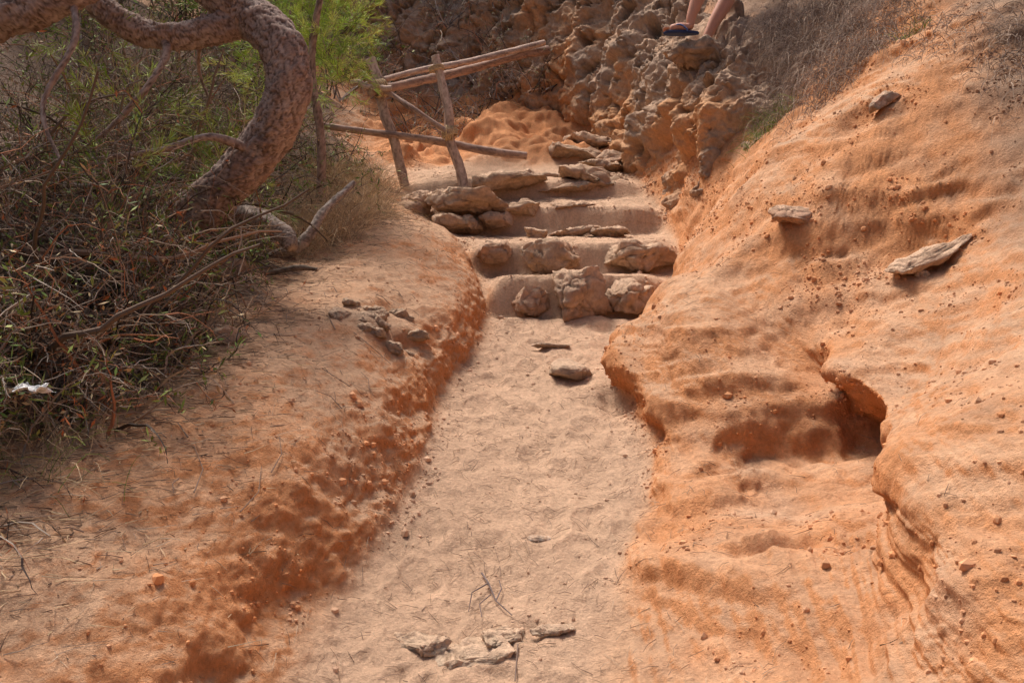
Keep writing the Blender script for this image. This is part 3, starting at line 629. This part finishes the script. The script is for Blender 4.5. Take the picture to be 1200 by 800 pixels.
V_=[(2.01,8.06,3.84,.14),(1.99,8.06,4.03,.13),(1.95,8.06,4.26,.155),(1.93,8.06,4.38,.10),(1.90,8.06,4.45,.055),(1.88,8.06,4.53,.07),
 (*H1,.098),((H1[0]+K1[0])/2,(H1[1]+K1[1])/2,(H1[2]+K1[2])/2,.082),(*K1,.06),(1.725,7.90,3.20,.068),(1.68,7.90,3.07,.052),(*A1,.036),(ox+.065,oy,oz+.035,.034),(ox-.02,oy,oz+.035,.034),(ox-.10,oy,oz+.022,.03),
 (*H2,.098),((H2[0]+K2[0])/2,(H2[1]+K2[1])/2,(H2[2]+K2[2])/2,.082),(*K2,.06),(1.95,8.03,3.15,.068),(1.86,8.01,3.0,.052),(*A2,.036),(1.795,8.0,2.79,.034),(1.72,8.0,2.78,.034),(1.64,8.0,2.76,.03),
 (1.93,7.88,4.32,.06),(1.92,7.83,4.06,.045),(1.80,7.80,3.84,.033),(1.75,7.80,3.78,.028),
 (1.93,8.24,4.32,.06),(1.96,8.30,4.06,.045),(1.88,8.34,3.84,.033),(1.84,8.34,3.77,.028)]
E_=[(0,1),(1,2),(2,3),(3,4),(4,5),(0,6),(6,7),(7,8),(8,9),(9,10),(10,11),(11,12),(12,13),(13,14),(0,15),(15,16),(16,17),(17,18),(18,19),(19,20),(20,21),(21,22),(22,23),(2,24),(24,25),(25,26),(26,27),(2,28),(28,29),(29,30),(30,31)]
skinned('body',V_,E_,M_skin,skin)
def digits(pref,base,dirv,side,n,L,r,curl):
    base=np.array(base,float); dirv=norm(np.array(dirv,float)); side=norm(np.array(side,float)); up=np.array([0,0,-1.])
    for i in range(n):
        l=L*[.9,1,.95,.85,.7][i] ; o=base+side*(i-(n-1)/2)*r*2.15
        p=[o-dirv*r*1.5,o+dirv*l*.35,o+dirv*l*.7+up*curl*l*.2,o+dirv*l*.95+up*curl*l*.45]
        skinned('%s_%d'%(pref,i+1),[(*q,r*(1-.08*j)) for j,q in enumerate(p)],[(0,1),(1,2),(2,3)],M_skin,skin,sub=1)
digits('toe_front',(ox-.12,oy,oz+.018),(-1,0,0),(0,1,0),5,.035,.0085,.2)
digits('toe_back',(1.615,8.0,2.755),(-1,0,-.1),(0,1,0),5,.035,.0085,.2)
digits('finger_near',(1.735,7.80,3.75),(-.3,0,-1),(1,.2,0),4,.085,.0085,.1)
digits('finger_far',(1.82,8.34,3.74),(-.3,0,-1),(1,.2,0),4,.085,.0085,.1)
digits('thumb_near',(1.70,7.80,3.80),(-.8,0,-.7),(1,.2,0),1,.06,.0095,.1)
digits('thumb_far',(1.79,8.34,3.79),(-.8,0,-.7),(1,.2,0),1,.06,.0095,.1)
bm=bmesh.new(); bmesh.ops.create_icosphere(bm,subdivisions=4,radius=1); hv=np.array([v.co[:] for v in bm.verts]); hf=np.array([[v.index for v in f.verts] for f in bm.faces]); bm.free()
hc=np.array([1.84,8.06,4.64]); hh=hv*np.array([.098,.078,.12])
jaw=np.clip(-hv[:,2],0,1); hh[:,1]*=1-.25*jaw
face=np.exp(-((hv[:,1])/.14)**2)*(hv[:,0]<0)
hh[:,0]-=.024*face*np.exp(-((hv[:,2]+.12)/.16)**2)
hh[:,0]-=.006*face*np.exp(-((hv[:,2]+.52)/.06)**2)
eye=np.exp(-((np.abs(hv[:,1])-.4)/.12)**2-((hv[:,2]-.05)/.09)**2)*(hv[:,0]<0); hh[:,0]+=.010*eye
hcol=np.tile(np.array(skin),(len(hv),1)); hcol=mix(hcol,np.array([.03,.02,.02]),np.clip(eye*1.2-.5,0,1)); lips=np.exp(-((hv[:,1])/.28)**2-((hv[:,2]+.52)/.05)**2)*(hv[:,0]<0); hcol=mix(hcol,np.array([.4,.12,.1]),np.clip(lips,0,1))
mesh_obj('head',hh+hc,hf,M_skin,hcol,parent=person)
hr=hv*np.array([.108,.088,.125]); msk=(hv[:,2]>.35)|((hv[:,0]>.05)&(hv[:,2]>-.45)); hr=np.where(msk[:,None],hr*(1+.04*fbm(hv*6,2))[:,None],hr*.8)
mesh_obj('hair',hr+hc,hf,M_plain,np.tile([[.05,.03,.02]],(len(hv),1)),parent=person)
for s_ in (-1,1):
    mesh_obj('ear',hv*np.array([.02,.01,.032])+hc+np.array([.01,.079*s_,-.005]),hf,M_skin,np.tile(skin,(len(hv),1)),parent=person)
skinned('shorts',[(2.01,8.06,3.91,.155),(2.01,8.05,3.78,.14),(*[a+b for a,b in zip(H1,(0,0,-.05))],.115),(1.90,7.95,3.56,.11),(*[a+b for a,b in zip(H2,(0,0,-.05))],.115),(2.04,8.11,3.56,.11)],[(0,1),(1,2),(2,3),(1,4),(4,5)],M_plain,(.06,.08,.14))
skinned('shirt',[(2.01,8.06,3.90,.15),(1.98,8.06,4.08,.15),(1.95,8.06,4.26,.17),(1.93,8.06,4.38,.11),(1.93,7.87,4.32,.078),(1.925,7.84,4.18,.07),(1.93,8.25,4.32,.078),(1.945,8.28,4.18,.07)],[(0,1),(1,2),(2,3),(2,4),(4,5),(2,6),(6,7)],M_plain,(.5,.5,.48))
def flipflop(x,y,z,pitch=0):
    g=empty('flip_flop'); g.parent=person
    out=[]
    for t in np.linspace(0,2*math.pi,32,endpoint=False):
        u=math.cos(t); w=math.sin(t)
        out.append((u*.135,w*(.040+ .008*(-u))))
    out=np.array(out); nn_=len(out)
    V=[];
    for zz,s in ((0,.96),(.005,1),(.016,1),(.022,.96)): V+= [(a*s,b*s,zz) for a,b in out]
    F=[]
    for l in range(3):
        for i in range(nn_): F.append([l*nn_+i,l*nn_+(i+1)%nn_,(l+1)*nn_+(i+1)%nn_,(l+1)*nn_+i])
    for l in (0,3):
        for i in range(nn_//2-1): F.append([l*nn_+i,l*nn_+i+1,l*nn_+nn_-2-i,l*nn_+nn_-1-i])
    V=np.array(V); cp_,sp_=math.cos(pitch),math.sin(pitch)
    def tr(V): 
        V=np.array(V,float); return np.stack([x+V[:,0]*cp_+V[:,2]*sp_,y+V[:,1],z-V[:,0]*sp_+V[:,2]*cp_],1)
    mesh_obj('sole',tr(V),F,M_plain,np.tile([[.03,.04,.09]],(len(V),1)),parent=g,smooth=False)
    A=Acc()
    for s_ in (-1,1):
        sp=spline([(-.085,0,.02),(-.07,0.006*s_,.052),(-.02,.032*s_,.066),(.03,.045*s_,.03),(.035,.042*s_,.01)],16)
        A.strands(tr(sp)[None],np.array([.006]),.006,np.array([[.10,.14,.30]]),6)
    A.done('strap',M_plain,parent=g,smooth=True)
flipflop(ox-.01,oy,oz-.022); flipflop(1.725,8.0,2.718,-.05)
ps_=1.22; piv=Vector((ox,oy,oz-.022)); person.scale=(ps_,)*3; person.location=piv*(1-ps_)
rock('rock_ledge',(1.74,8.08,2.70),(.72,.50,.25),.0,(0,.0),205,sq=.7,rough=.16,strat=.09,colr=(.48,.31,.2),col2=(.32,.22,.155),dust=.1)

u,v=np.meshgrid(np.linspace(-1,1,24),np.linspace(-1,1,24)); q=np.stack([u*.06,v*.05,0*u],-1).reshape(-1,3)
q+=np.stack([fbm(q*30,2),fbm(q*30+9,2),fbm(q*25+4,2)],-1)*.03
mesh_obj('plastic_scrap',q+np.array([-1.62,2.85,-.16]),grid_faces(24,24),M_plain,np.tile([[.75,.74,.72]],(576,1)))

# ---------------------------------------------------------------- light, sky, camera
az=math.radians(-42); el=math.radians(65)
dirv=Vector((math.sin(az)*math.cos(el),math.cos(az)*math.cos(el),math.sin(el)))
sd=bpy.data.lights.new('sun','SUN'); sd.energy=4.6; sd.angle=math.radians(20); sd.color=(1,.94,.88)
so=bpy.data.objects.new('sun',sd); sc.collection.objects.link(so); so.rotation_euler=(-dirv).to_track_quat('-Z','Y').to_euler(); so.location=dirv*30
w=bpy.data.worlds.new('World'); sc.world=w; w.use_nodes=True; nt=w.node_tree
sky=nt.nodes.new('ShaderNodeTexSky'); sky.sky_type='NISHITA'; sky.sun_disc=False; sky.sun_elevation=el; sky.sun_rotation=az; sky.dust_density=6; sky.air_density=.7
bg=nt.nodes['Background']; nt.links.new(sky.outputs[0],bg.inputs[0]); bg.inputs[1].default_value=.15
cd=bpy.data.cameras.new('camera'); cd.lens=30; cd.sensor_width=36; cd.clip_end=500; cd.clip_start=.05
co=bpy.data.objects.new('camera',cd); sc.collection.objects.link(co); co.location=(0,0,0); co.rotation_euler=(math.pi/2,0,0); sc.camera=co
